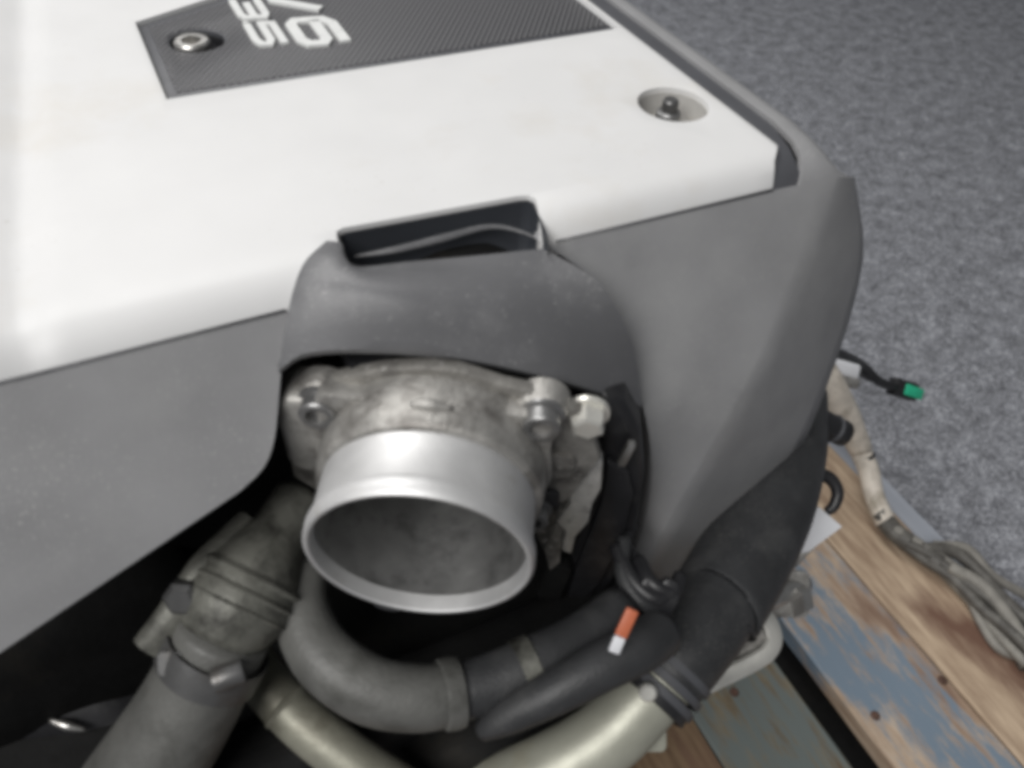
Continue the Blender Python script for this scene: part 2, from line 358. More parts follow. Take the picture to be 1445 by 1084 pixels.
# ------------------------------------------------------------------ engine: dark mass under the cover
eng = thing('engine', 'engine block under the grey cover on the pallet, shade in its near-black colour', 'engine', (0, .38, .13))
def dark(name, x0, x1, y0, y1, z0, z1, bev=.012, mt='void'):
    return finish(add(name, boxm(x0, x1, y0, y1, z0, z1), mt, eng), bevel=bev, seg=3)
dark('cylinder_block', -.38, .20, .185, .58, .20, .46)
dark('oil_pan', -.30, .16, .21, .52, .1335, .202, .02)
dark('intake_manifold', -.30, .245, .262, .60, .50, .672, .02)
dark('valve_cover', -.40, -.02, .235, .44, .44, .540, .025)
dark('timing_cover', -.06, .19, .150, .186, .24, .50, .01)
for i in range(4):
    x = -.02 + i * .05
    add('timing_cover_rib', boxm(x, x + .008, .136, .152, .27, .47), 'void', eng)
add('intake_runner', tube([atd(-60, 1000, .42), atd(60, 985, .42), atd(170, 1000, .43), atd(240, 1060, .44)], [.020, .022, .021, .018], 18), 'black', eng)
add('glint_sliver', tube([atd(70, 1016, .40), atd(95, 1024, .40), atd(122, 1030, .402)], [.0012, .0026, .0010], 10, 10), 'steel', eng)  # thin steel sliver added only to give a highlight in the dark corner
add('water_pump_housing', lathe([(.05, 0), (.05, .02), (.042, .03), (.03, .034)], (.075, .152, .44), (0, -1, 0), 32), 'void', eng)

# ------------------------------------------------------------------ engine cover
cov = thing('engine_cover', 'silver and grey plastic engine cover with black emblem plate', 'engine cover', (0, .23, .60))
# --- silver top panel: height field with a rounded front lip, then openings cut
XR = .2575
def zleft(x, y):
    s = x - (-.0245 + .074 * (y - .36))
    if s > 0: return 0.0
    t = min(1, -s / .010); return -.0020 * t * t * (3 - 2 * t) + min(.012, max(0, -s - .010) * .28)
yp = [(.2238, -.0100), (.2244, -.0090), (.2257, -.0073), (.2276, -.0052), (.2300, -.0032), (.2329, -.0015), (.2367, -.0004), (.243, 0)] + [(.25 + .026 * i, 0) for i in range(15)]
xs = [-.33, -.25, -.17, -.12, -.09] + [-.07 + .004 * i for i in range(16)] + [0, .02, .05, .09, .13, .17, .21, .235, .248, .2535, .2560, XR]
rows = []
for y, dz in yp:
    rows.append([Vector((x, y, .70 + dz + zleft(x, y) - (.0012 if x > .2572 else .0003 if x > .2555 else 0))) for x in xs])
vs, fs = grid(rows); n, k = len(rows), len(xs); off = len(vs)
low = [Vector((p.x, p.y, .684 + (zleft(p.x, p.y) if p.x < -.02 else 0))) for r in rows for p in r]; vs = vs + low
fs = list(fs) + [tuple(i + off for i in f[::-1]) for f in fs]
for j in range(k - 1):
    fs.append((j, off + j, off + j + 1, j + 1)); b = (n - 1) * k; fs.append((b + j, b + j + 1, off + b + j + 1, off + b + j))
for i in range(n - 1):
    a = i * k; fs.append((a, a + k, off + a + k, off + a)); a = i * k + k - 1; fs.append((a, off + a, off + a + k, a + k))
me = mesh('panel', vs, fs)
bm = bmesh.new(); bm.from_mesh(me); bmesh.ops.recalc_face_normals(bm, faces=bm.faces); bm.to_mesh(me); bm.free()
UX, UY, O0 = (1, 0, 0), (0, 1, 0), (0, 0, 0)
PLATE = [(.0232, .3675), (.2537, .3675), (.2537, .5600), (.0232, .4520)]
def inset(poly, d):
    c = Vector((sum(p[0] for p in poly) / len(poly), sum(p[1] for p in poly) / len(poly)))
    out = []
    for i, p in enumerate(poly):
        p = Vector(p); a = (Vector(poly[i - 1]) - p).normalized(); b = (Vector(poly[(i + 1) % len(poly)]) - p).normalized()
        out.append(tuple(p + (a + b).normalized() * d / max(.3, math.sin(a.angle(b) / 2))))
    return out
slot = [(.0600, .19), (.0600, .2440), (.0612, .2480), (.0640, .2492), (.1330, .2446), (.1368, .2436), (.1384, .2405), (.1318, .2215), (.1300, .19)]
H1, H1R = Vector((.2330, .2865)), .0165      # bolt well in the silver panel
H2, H2R = Vector((.0475, .4265)), .0140      # bolt well in the emblem plate
cut = [cutter(prism(PLATE, O0, UX, UY, .6962, .72)), cutter(prism(slot, O0, UX, UY, .60, .72)),
       cutter(prism(circle(H1R, 40, H1.x, H1.y), O0, UX, UY, .60, .72)), cutter(prism(circle(H2R, 40, H2.x, H2.y), O0, UX, UY, .60, .72)),
       cutter(prism([(.2440, .20), (.2700, .20), (.2700, .2450), (.2574, .2405), (.2490, .2315), (.2440, .2230)], O0, UX, UY, .60, .72))]
panel = add('top_panel', me, 'silver', cov, 'pale silver painted top panel')
finish(panel, bevel=.0013, seg=3, cutters=cut, angle=50)
# --- bolt wells
def well(parent, c, r, depth_, mt, boltmat, bx=0, by=0, br=.0078, ztop=.6995):
    o = add('bolt_well', lathe([(r - .0004, ztop - .002), (r - .0004, ztop - depth_), (.004, ztop - depth_ - .001), (.004, ztop - depth_ - .003), (r + .0012, ztop - depth_ - .003), (r + .0012, ztop - .002)], (c.x, c.y, 0), (0, 0, 1), 40, True), mt, parent)
    zb = ztop - depth_ - .001
    p = add('cover_bolt', lathe([(br + .003, zb), (br + .003, zb + .0015), (br, zb + .002), (br, zb + .0095), (br - .001, zb + .0105), (br * .55, zb + .0105), (br * .5, zb + .005), (.0005, zb + .005)], (c.x + bx, c.y + by, 0), (0, 0, 1), 28), boltmat, parent)
    return finish(o), finish(p)
wo1, bo1 = well(cov, H1, H1R, .013, 'wellgrey', 'boltgrey', .0, .002, .0058)
finish(add('stud', lathe([(.0038, .690), (.0038, .7005), (.0030, .7015)], (H1.x, H1.y + .002, 0), (0, 0, 1), 20), 'clampgrey', cov))
# --- emblem plate with woven field, smooth border and raised letters
plate = add('emblem_plate', prism(inset(PLATE, .0006), O0, UX, UY, .6945, .6978), 'dark', cov, 'dark emblem plate with raised V6 3.5 lettering')
finish(plate, bevel=.0006, seg=2, cutters=[cutter(prism(circle(H2R - .001, 40, H2.x, H2.y), O0, UX, UY, .60, .72))])
field = [(.0285, .3760), (.2520, .3760), (.2520, .5480), (.0285, .4480)]
fo = add('woven_field', prism(field, O0, UX, UY, .6970, .69835), 'weave', plate)
finish(fo, bevel=.0004, cutters=[cutter(prism(circle(H2R, 40, H2.x, H2.y), O0, UX, UY, .60, .72))])
wo, bo = well(plate, H2, H2R, .009, 'black', 'steel', -.003, -.003, .0085, .6995)
def glyph(name, strokes, x0, y0, wd, ht, sh, th):
    """strokes in a unit box; reading direction is -Y, letter tops point to +X"""
    vs, fs = [], []
    for si, st in enumerate(strokes):
        L_, R_ = ribbon([((p[0]) * wd + p[1] * sh, p[1] * ht) for p in st], th); b = len(vs); nn = len(L_); zt = .6999 - si * .00015
        for q in L_ + R_: vs.append(Vector((x0 + q.y, y0 - q.x, zt)))
        for q in L_ + R_: vs.append(Vector((x0 + q.y, y0 - q.x, .6980)))
        for i in range(nn - 1):
            fs += [(b + i, b + i + 1, b + nn + i + 1, b + nn + i), (b + i, b + 2 * nn + i, b + 2 * nn + i + 1, b + i + 1), (b + nn + i, b + nn + i + 1, b + 3 * nn + i + 1, b + 3 * nn + i)]
        for i in (0, nn - 1): fs.append((b + i, b + nn + i, b + 3 * nn + i, b + 2 * nn + i))
    me = mesh(name, vs, fs, False); bm = bmesh.new(); bm.from_mesh(me); bmesh.ops.recalc_face_normals(bm, faces=bm.faces); bm.to_mesh(me); bm.free()
    return add(name, me, 'letter', plate)
G5 = [[(1, 1), (0, 1), (0, .56), (.82, .56), (1, .42), (1, .14), (.82, 0), (0, 0)]]
G3 = [[(0, 1), (.84, 1), (1, .88), (1, .62), (.9, .5), (1, .38), (1, .12), (.84, 0), (0, 0)], [(.93, .5), (.18, .5)]]
G6 = [[(1.0, 1), (.20, 1), (0, .82), (0, .16), (.16, 0), (.84, 0), (1, .14), (1, .48), (.86, .60), (.06, .60)]]
GV = [[(0, 1), (.42, 0), (.58, 0), (1, 1)]]
glyph('raised_digit', G3, .0735, .4660, .0240, .0122, .0025, .0037)
glyph('raised_digit', G5, .0735, .4338, .0245, .0122, .0025, .0037)
glyph('raised_letter', GV, .0940, .4770, .0310, .0200, .005, .0056)
glyph('raised_digit', G6, .0940, .4310, .0285, .0200, .003, .0055)
glyph('raised_dot', [[(0, 0), (1, 0)]], .0735, .4372, .0018, .001, 0, .0024)
# --- dark edge strip along the right side of the panel, turning down at its front end
sp = [(.62, .6968), (.40, .6968), (.26, .6968), (.2400, .6966), (.2330, .6950), (.2275, .6915), (.2235, .6865)]
rows = []
for y, z in sp:
    t = max(0, min(1, (.262 - y) / .030)); a, b_ = .2570 - .0135 * t, .2705 - .0085 * t
    rows.append([Vector((a, y, z)), Vector((a + .002, y, z + .0004)), Vector((b_ - .002, y, z + .0004)), Vector((b_, y, z))])
st = add('edge_strip', join([grid(rows, (0.2, 0, 2))]), 'dark', cov, 'dark strip along the right edge of the silver panel'); finish(st, solid=.004)
# --- grey skirt: front face, corner, right shoulder
TO = CAM
patches = []
NV = 19
Lb = crom([(-400, 641 - .5), (-400, 700), (-400, 800), (-400, 900), (-400, 1000), (-400, 1100), (-400, 1190)], NV)
Rb = crom([(440, 428), (412, 452), (399, 505), (393, 565), (387, 620), (372, 660), (338, 694)], NV)
rows = []
for v in range(NV):
    r = []
    for u in range(25):
        t = u / 24; q = Lb[v] * (1 - t) + Rb[v] * t; r.append(atf(q.x, q.y))
    rows.append(r)
patches.append(grid(rows, TO))
# the same face, folded back along its lower left edge
edge = [r for r in rows[-1]]
patches.append(grid([edge, [p + Vector((0, .006, -.004)) for p in edge], [p + Vector((0, .016, -.004)) for p in edge]], (0, -1, 0)))
OPN = crom([(760, 340), (845, 400), (885, 480), (904, 560), (917, 620), (919, 680), (908, 745), (880, 815)], NV)
RDG = crom([(1180, 250), (1152, 330), (1112, 430), (1064, 530), (1008, 626), (958, 712), (920, 780), (892, 828)], NV)
OUT = crom([(1206, 250), (1219, 350), (1202, 440), (1176, 520), (1136, 622), (1084, 714), (1022, 796), (934, 862)], NV)
DLT = crom([(.022, 0), (.045, 0), (.064, 0), (.078, 0), (.085, 0), (.080, 0), (.062, 0), (.020, 0)], NV)
rows = []; ridge = []; outer = []; ropen = []; frow = None
for v in range(NV):
    r = []
    for u in range(17):
        t = u / 16; q = OPN[v] * (1 - t) + RDG[v] * t; p = atf(q.x, q.y); r.append(CAM + (p - CAM) * (1 + .26 * max(0, (v / (NV - 1) - .38) / .62) ** 2))
    rows.append(r); ridge.append(r[-1]); ropen.append(r[0]); frow = frow or r
    outer.append(atd(OUT[v].x, OUT[v].y, depth(r[-1]) + DLT[v].x))
patches.append(grid(rows, TO))
ch = []
for v in range(NV):
    a, b = ridge[v], outer[v]; r = []
    for i in range(8):
        t = i / 7; p = a * (1 - t) + b * t; p = p + PFN * (.0022 * math.sin(math.pi * t)); r.append(p)
    r += [b + Vector((.001, .010, -.005)), b + Vector((-.004, .05, -.03)), b + Vector((-.012, .12, -.06))]
    ch.append(r)
patches.append(grid(ch, TO))
patches.append(grid([ropen, [p + Vector((.0005, .003, -.001)) for p in ropen], [p + Vector((.001, .006, -.002)) for p in ropen]], (-1, 0, .6)))
# right shoulder running back
sh = []
first = [frow[14], frow[15], frow[16]] + [ch[0][i] for i in (2, 4, 7)] + [ch[0][8], ch[0][9]]
sh.append(first)
for i, y in enumerate((.2275, .234, .243, .258, .30, .36, .45, .55, .64)):
    f = [1, .45, .15, 0, 0, 0, 0, 0, 0][i]
    base = [Vector((.2695, y, .6990)), Vector((.2745, y, .6992)), Vector((.2795, y, .6978)), Vector((.2840, y, .6945)), Vector((.2875, y, .6885)), Vector((.2905, y, .676)), Vector((.2930, y, .650)), Vector((.2950, y, .600))]
    g = f * .55; ro = .011 * max(0, 1 - (y - .2222) / .040) ** 2; base = [b - Vector((ro * (.3 + .1 * q_), 0, 0)) for q_, b in enumerate(base)]
    sh.append([b * (1 - g) + (fp + Vector((0, y - .2228, 0))) * g for b, fp in zip(base, first)])
patches.append(grid(sh, (.5, .3, 2)))
top = [Vector((x, .2222, .6893)) for x in (.139, .18, .22, .2625)]
sk = add('skirt', join(patches), 'grey', cov, 'matt grey plastic skirt round the silver panel')
finish(sk, solid=.0026, angle=75)
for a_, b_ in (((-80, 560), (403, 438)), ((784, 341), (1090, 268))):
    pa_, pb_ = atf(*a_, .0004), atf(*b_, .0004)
    add('seam_shadow_strip', tube([pa_, (pa_ + pb_) / 2, pb_], [.0006, .0006, .0006], 3, 8, False), 'hoodgrey', cov)  # solid dark strip added as the shadow line between panel and skirt
# --- throttle hood
def coons(top, bot, left, rightc, nu=25, nv=15):
    T_, B_, L_, R_ = crom(top, nu), crom(bot, nu), crom(left, nv), crom(rightc, nv); out = []
    for j in range(nv):
        v = j / (nv - 1); r = []
        for i in range(nu):
            u = i / (nu - 1)
            r.append(T_[i] * (1 - v) + B_[i] * v + L_[j] * (1 - u) + R_[j] * u - (T_[0] * (1 - u) * (1 - v) + T_[-1] * u * (1 - v) + B_[0] * (1 - u) * v + B_[-1] * u * v))
        out.append(r)
    return out
htop = [atz(*q) for q in ((462, 340, .7014), (482, 344, .7012), (500, 375, .6992), (580, 369, .6982), (670, 361, .6974), (766, 351, .6964))]
hbot = [atz(*q) for q in ((394, 522, .6770), (430, 499, .6835), (500, 493, .6860), (600, 498, .6850), (700, 515, .6780), (800, 540, .6640), (870, 561, .6450), (906, 574, .6310))]
hl = [htop[0]] + [atz(*q) for q in ((430, 371, .7010), (413, 415, .6975), (402, 467, .6885))] + [hbot[0]]
hr = [htop[-1]] + [atz(*q) for q in ((836, 391, .6890), (872, 440, .6760), (895, 500, .6570))] + [hbot[-1]]
H = coons(htop, hbot, hl, hr)
for r in H:
    r.insert(0, r[0] + Vector((.002, .010, -.006))); r.insert(0, r[0] + Vector((.003, .014, -.008)))
    r.append(r[-1] + Vector((-.001, .006, -.008))); r.append(r[-1] + Vector((-.003, .006, -.016)))
H.append([p + Vector((0, .0015, -.0032)) for p in H[-1]])
H.append([p + Vector((0, .012, -.0025)) for p in H[-1]])
H.insert(0, [p + Vector((0, .0006, -.003)) for p in H[0]])
H.insert(0, [p + Vector((0, -.0005, -.012)) for p in H[0]])
hd = add('throttle_hood', join([grid(H, TO)]), 'hoodgrey', cov, 'curved grey hood over the throttle body'); finish(hd, solid=.0015, angle=50)
ls = [atz(*q) for q in ((500, 362, .689), (560, 352, .690), (625, 336, .691), (690, 320, .6915), (735, 327, .690), (775, 345, .687))]
add('slot_lip', tube(ls, [.0005, .0014, .0016, .0011, .0007, .0004], 24, 10, flat=.5), 'hoodgrey', cov, 'thin pale lip inside the slot')
inn = inset(slot, .0012)
sl = []
for z in (.6986, .650):
    sl.append([Vector((x, y, z)) for x, y in inn[1:-1]] + [Vector((inn[-1][0], .212, z))])
sl.append([Vector((.09 + (p.x - .09) * .8, .22, .650)) for p in sl[0]])
add('slot_liner', join([grid(sl, (.1, .15, .7))]), 'slotblack', cov, 'dark lining inside the slot'); add('slot_floor', boxm(.050, .150, .205, .2600, .668, .674), 'black', cov)

# ------------------------------------------------------------------ throttle body
RC = atd(590, 790, .284); AXS = Vector((-.5, -.867, -.045)).normalized()
HR = AXS.cross(Vector((0, 0, 1))).normalized() * -1
if HR.x < 0: HR = -HR
VU = HR.cross(-AXS).normalized()
if VU.z < 0: VU = -VU
def T(h, v, a): return RC + HR * h + VU * v + AXS * a
def onplane(px, py, a):
    p0 = T(0, 0, a); r = ray(px, py); return CAM + r * ((p0 - CAM).dot(AXS) / r.dot(AXS))
thr = thing('throttle_body', 'bare aluminium throttle body with open round bore under the hood', 'throttle body', T(0, -.04, -.06))
prof = [(.0374, -.0006), (.0380, .0), (.0388, .0), (.0398, -.0012), (.0400, -.0050), (.0394, -.0072), (.0387, -.0085), (.0387, -.024), (.0389, -.044), (.0362, -.044), (.0366, -.010)]
br = finish(add('barrel', lathe(prof, RC, AXS, 72, True), 'alu', thr, 'bright machined inlet barrel'), angle=40)
finish(add('casting_drum', lathe([(.0388, -.0255), (.0402, -.0258), (.0412, -.027), (.0420, -.032), (.0422, -.044), (.0424, -.052), (.0389, -.052)], RC, AXS, 64, True), 'cast', thr), angle=30)
finish(add('bore_liner', lathe([(.0365, -.006), (.0363, -.006), (.0358, -.03), (.0352, -.074), (.0361, -.074)], RC, AXS, 64, True), 'bore', thr))
finish(add('coolant_nipple', tube([T(-.012, -.040, -.035), T(-.014, -.050, -.022), T(-.015, -.053, -.008)], [.006, .0055, .0055], 10, 16), 'dark', thr))
# butterfly and its shaft
bf = add('throttle_plate', lathe([(.0343, -.0008), (.0343, .0008), (.0330, .0012), (.002, .0014)], T(0, 0, -.062), (AXS + VU * .22).normalized(), 48), 'bore', thr)
finish(add('shaft', tube([T(-.034, 0, -.0595), T(.034, 0, -.0595)], .004, 2, 16, False), 'steel', bf))
for s in (-.012, .012): finish(add('shaft_screw', lathe([(.0028, 0), (.0028, .0018), (.002, .0026)], T(s, 0, -.0558), AXS, 12), 'steel', bf))
# flange
def lobed(n=96):
    out = []
    for i in range(n):
        a = 2 * math.pi * i / n; base = .0440
        x, y = base * math.cos(a), base * .90 * math.sin(a)
        for ca in (38, 138, 222, 318):
            d = abs((math.degrees(a) - ca + 180) % 360 - 180); k = .0100 * math.exp(-(d / 12) ** 2); x += k * math.cos(math.radians(ca)); y += k * math.sin(math.radians(ca))
        out.append((x, y))
    return out
fl = add('flange', prism(lobed(), T(0, 0, -.046), HR, VU, -.006, .006), 'cast', thr)
finish(fl, bevel=.0015, seg=2, cutters=[cutter(lathe([(.0418, -.1), (.0418, .05)], RC, AXS, 48))], angle=40)
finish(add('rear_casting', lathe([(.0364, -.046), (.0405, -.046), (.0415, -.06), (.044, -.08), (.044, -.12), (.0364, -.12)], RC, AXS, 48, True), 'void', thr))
BP = [(-.0405, .0245), (.0380, .0285), (.0385, -.0310), (-.0380, -.0340)]
for i, (h, v) in enumerate(BP):
    b = finish(add('boss', lathe([(.0098, -.054), (.0094, -.0476), (.0088, -.0462), (.0082, -.0455)], T(h, v, 0), AXS, 28), 'cast', thr))
    bt = finish(add('bolt', lathe([(.0084, -.0456), (.0084, -.0443), (.0068, -.0439), (.0068, -.0388), (.0062, -.0380), (.0042, -.0380), (.0040, -.0415), (.0004, -.0417)], T(h, v, 0), AXS, 24), 'boltgrey', thr), angle=30)
add('casting_mark', tube([T(-.006, .0415, -.0335), T(.000, .0425, -.0335), (T(.008, .0412, -.0335))], [.0012, .0022, .001], 10, 8), 'cast', thr)
def outline(pix_, a, d0, d1, name, mt):
    o = onplane(*pix_[0], a); pl = [((onplane(*p, a) - o).dot(HR), (onplane(*p, a) - o).dot(VU)) for p in pix_]
    return finish(add(name, prism(pl, o, HR, VU, d0, d1), mt, thr), bevel=.0022, seg=3)
outline([(690, 615), (735, 572), (790, 562), (835, 580), (846, 640), (832, 690), (808, 750), (790, 772), (768, 770), (752, 740), (756, 690)], -.058, -.004, .004, 'side_web', 'castdark')
add('rib', tube([onplane(458, 545, -.049), onplane(500, 562, -.048), onplane(548, 582, -.045), onplane(590, 600, -.040)], [.0050, .0042, .0040, .0034], 14, 10), 'cast', thr)
add('rib', tube([onplane(756, 560, -.049), onplane(728, 576, -.048), onplane(700, 592, -.045), onplane(668, 606, -.040)], [.0050, .0042, .0040, .0034], 14, 10), 'cast', thr)
fpx = [(406, 610), (420, 550), (462, 530), (540, 514), (600, 511), (650, 516), (710, 536), (762, 548), (828, 576), (848, 640), (800, 700), (700, 720), (480, 705), (416, 665)]
fo_ = onplane(*fpx[0], -.050)
finish(add('flange_face', prism([((onplane(*p, -.050) - fo_).dot(HR), (onplane(*p, -.050) - fo_).dot(VU)) for p in fpx], fo_, HR, VU, -.003, .003), 'castmid', thr, 'grimy cast flange face'), bevel=.0014, seg=2, cutters=[cutter(lathe([(.0400, -.1), (.0400, .05)], RC, AXS, 48))])
# left side cheek of the casting
finish(add('casting_cheek', prism([(x, y) for x, y in rounded(.020, .044, .008)], T(-.0475, .006, -.050), HR, VU, -.012, .008), 'cast', thr), bevel=.004, seg=3)
# drive motor housing at the right, black
hp = [(-.016, .026), (-.012, .036), (.004, .042), (.020, .036), (.027, .020), (.026, -.010), (.018, -.040), (.004, -.062), (-.012, -.064), (-.016, -.04), (-.012, -.015)]
BK = -1 if HR.cross(VU).dot(AXS) > 0 else 1       # direction of 'towards the engine' for prisms in the flange frame
def outline2(pix_, a, back, front, name, mt, bev, label=None):
    o = onplane(*pix_[0], a); pl = [((onplane(*p, a) - o).dot(HR), (onplane(*p, a) - o).dot(VU)) for p in pix_]
    d = sorted((back * BK, -front * BK)); return finish(add(name, prism(pl, o, HR, VU, d[0], d[1]), mt, thr, label), bevel=bev, seg=3)
outline2([(846, 556), (882, 572), (904, 615), (910, 675), (897, 750), (868, 822), (815, 880), (778, 882), (772, 862), (800, 790), (838, 695), (842, 620)], -.068, .032, 0, 'motor_housing', 'black', .004, 'black plastic actuator housing')
outline2([(856, 640), (886, 655), (893, 690), (880, 745), (850, 810), (805, 868), (790, 866), (812, 795), (848, 700)], -.068, .001, .004, 'housing_cover', 'black', .0015)
# bright linkage pieces between barrel and housing
def lump(px, py, a, w_, h_, d_, mt, rot=0, name='linkage_tab'):
    q = onplane(px, py, a)
    u = HR * math.cos(rot) + VU * math.sin(rot); v = -HR * math.sin(rot) + VU * math.cos(rot)
    return finish(add(name, prism(rounded(w_, h_, min(w_, h_) * .3), q, u, v, -d_, d_), mt, thr), bevel=min(w_, h_, d_) * .2)
for px_, py_, a_, w_, h_, d_, mt_, ro_ in ((772, 700, -.048, .0100, .0140, .003, 'black', .1), (785, 648, -.047, .0140, .0090, .002, 'castmid', -.1), (782, 815, -.064, .012, .034, .004, 'void', -.1), (884, 640, -.064, .0032, .015, .0015, 'steel', -.15)):
    lump(px_, py_, a_, w_, h_, d_, mt_, ro_)
outline2([(832, 640), (850, 648), (848, 684), (836, 706), (830, 732), (812, 752), (806, 776), (794, 772), (798, 744), (786, 732), (806, 706), (802, 690), (820, 676)], -.053, .004, .002, 'linkage_plate', 'roughzinc', .0005, 'bright rough metal edge beside the black housing')
outline2([(784, 735), (796, 742), (790, 790), (776, 800), (768, 770)], -.055, .004, .002, 'linkage_plate', 'castmid', .0006)
q = onplane(829, 606, -.044)
hx = finish(add('hex_screw', lathe([(.0066, -.007), (.0066, -.002), (.0060, 0), (.0045, .0006)], q, AXS, 6), 'zinc', thr, 'bright zinc hex screw'), angle=20)
finish(add('washer', lathe([(.0080, -.009), (.0080, -.007), (.0035, -.007), (.0035, -.009)], q, AXS, 24, True), 'zinc', hx))

# ------------------------------------------------------------------ left water outlet and hose
wt = thing('water_outlet', 'dull alloy water outlet neck below the left skirt edge', 'water outlet', atd(400, 745, .345))
neck = [atd(425, 700, .350), atd(395, 750, .340), atd(360, 810, .330), atd(335, 855, .325), atd(312, 900, .322)]
add('neck', tube(neck, [.011, .0115, .0190, .0212, .0165], 20, 28), 'olive', wt)
bk = [atd(350, 730, .335), atd(296, 795, .322), atd(272, 830, .318), atd(243, 875, .316), atd(212, 915, .316)]
finish(add('bracket', tube(bk, [.004, .0068, .0068, .0072, .0070], 14, 12, flat=.6), 'olive', wt))
finish(add('bracket_bolt', lathe([(.007, 0), (.007, .005), (.005, .0065)], atd(262, 838, .316), -fwd + down * .2, 6), 'clampgrey', wt), angle=20)
nd = (neck[3] - neck[2]).normalized()
for t_ in (-.006, 0, .006): finish(add('neck_ring', lathe([(.0200, -.0018), (.0216, 0), (.0200, .0018)], neck[3] * .6 + neck[2] * .4 + nd * t_, nd, 36, True), 'olive', wt))
lh = thing('coolant_hose', 'grey dusty rubber coolant hose at the lower left corner with band clamp', 'hose', atd(290, 945, .325))
add('hose_body', tube([atd(318, 890, .322), atd(292, 945, .324), atd(255, 1015, .328), atd(205, 1090, .333), atd(140, 1180, .340)], [.0180, .0185, .0200, .0215, .0220], 24, 32), 'greyrub', lh)
axc = (atd(255, 1015, .328) - atd(318, 890, .322)).normalized()
cl = finish(add('band_clamp', lathe([(.0195, -.006), (.0203, -.006), (.0206, 0), (.0203, .006), (.0195, .006)], atd(300, 930, .323), axc, 40, True), 'clampgrey', lh))
finish(add('clamp_screw', tube([atd(300, 962, .303), atd(345, 946, .306)], [.0048, .0048], 2, 10, False), 'clampgrey', cl), bevel=.0006)
finish(add('clamp_ear', prism(rounded(.009, .009, .002), atd(243, 935, .308), right, -down, -.002, .002), 'clampgrey', cl))

# ------------------------------------------------------------------ curved hose below the bore
ch_ = thing('bypass_hose', 'curved grey bypass hose sweeping below the throttle bore', 'hose', atd(530, 985, .33))
add('hose_body', tube([atd(428, 800, .345), atd(425, 860, .335), atd(455, 925, .326), atd(520, 972, .322), atd(590, 985, .325), atd(640, 978, .330)], [.0100, .0112, .0125, .0130, .0128, .0122], 30, 28), 'greyrub', ch_)
ax2 = (atd(690, 965, .335) - atd(590, 985, .326)).normalized()
finish(add('hose_bead', lathe([(.0118, -.006), (.0138, -.004), (.0142, 0), (.0136, .003), (.0118, .004)], atd(638, 978, .3305), ax2, 32, True), 'greyrub', ch_))
bp = thing('bypass_pipe', 'short black pipe with a pale ring joined to the curved hose', 'pipe', atd(700, 960, .336))
add('pipe_body', tube([atd(635, 979, .331), atd(690, 965, .335), atd(750, 940, .340), atd(820, 905, .350), atd(880, 860, .362)], [.0112, .0118, .0118, .0115, .0110], 22, 28), 'rubber', bp)
ax3 = (atd(770, 930, .342) - atd(720, 952, .338)).normalized()
finish(add('pale_ring', lathe([(.0116, -.004), (.0124, -.0035), (.0124, .0035), (.0116, .004)], atd(744, 942, .3395), ax3, 32, True), 'olive', bp))
tp = thing('tapered_hose', 'tapered black rubber hose with an orange tipped tag at its upper end', 'hose', atd(790, 975, .325))
add('hose_body', tube([atd(680, 1032, .328), atd(715, 1012, .324), atd(780, 978, .322), atd(840, 945, .325), atd(900, 915, .332), atd(930, 895, .345)], [.0040, .0068, .0086, .0097, .0100, .0100], 26, 28), 'rubber', tp)
tg = thing('paint_tag', 'small orange and white tag standing beside the black hoses', 'tag', atd(880, 890, .312))
q1, q2, q3 = atd(866, 920, .314), atd(880, 888, .312), atd(893, 860, .312)
def slab(a, b, wd, th):
    ax_ = (b - a).normalized(); sd = ax_.cross(fwd).normalized()
    return prism([(-wd / 2, 0), (wd / 2, 0), (wd / 2, (b - a).length), (-wd / 2, (b - a).length)], a, sd, ax_, -th, th)
finish(add('orange_end', slab(q2 - (q3 - q2) * .35, q3, .0048, .0010), 'orange', tg), bevel=.0005)
finish(add('white_end', slab(q1, q2 - (q3 - q2) * .38, .0044, .0010), 'white', tg), bevel=.0005)

# ------------------------------------------------------------------ lower left pale pipe
pp = thing('coolant_pipe', 'pale olive metal pipe running down at the bottom edge', 'pipe', atd(440, 1030, .36))
add('pipe_body', tube([atd(330, 905, .37), atd(385, 975, .362), atd(440, 1030, .358), atd(520, 1090, .356), atd(620, 1150, .36)], [.0105, .0108, .0110, .0110, .0110], 24, 28), 'darkpale', pp)
finish(add('pipe_bead', lathe([(.0108, -.003), (.0122, 0), (.0108, .003)], atd(405, 995, .3608), (atd(440, 1030, .358) - atd(385, 975, .362)), 28, True), 'darkpale', pp))

# ------------------------------------------------------------------ right radiator hose and its outlet
rp = thing('outlet_pipe', 'pale alloy outlet pipe at the bottom beside the black hose clamp', 'pipe', atd(850, 1045, .37))
add('pipe_body', tube([atd(940, 950, .385), atd(905, 990, .382), atd(855, 1040, .380), atd(785, 1085, .380), atd(690, 1130, .385)], [.0160, .0162, .0165, .0172, .0180], 26, 32), 'pale', rp)
finish(add('lug', prism(rounded(.014, .012, .003), atd(918, 1040, .385), right, -down, -.003, .003), 'pale', rp), bevel=.0008)
rh = thing('radiator_hose', 'thick black radiator hose descending under the grey cover corner', 'hose', atd(1080, 720, .41))
add('hose_sleeve', tube([atd(1122, 560, .54), atd(1112, 630, .500), atd(1088, 710, .465), atd(1048, 790, .436), atd(1008, 858, .415)], [.020, .0225, .0238, .0243, .0240], 26, 36), 'rubber', rh)
add('hose_end', tube([atd(1012, 850, .414), atd(985, 885, .403), atd(955, 925, .391), atd(930, 958, .388)], [.0215, .0220, .0212, .0200], 18, 36), 'rubber', rh)
ax4 = (atd(930, 958, .388) - atd(985, 885, .395)).normalized()
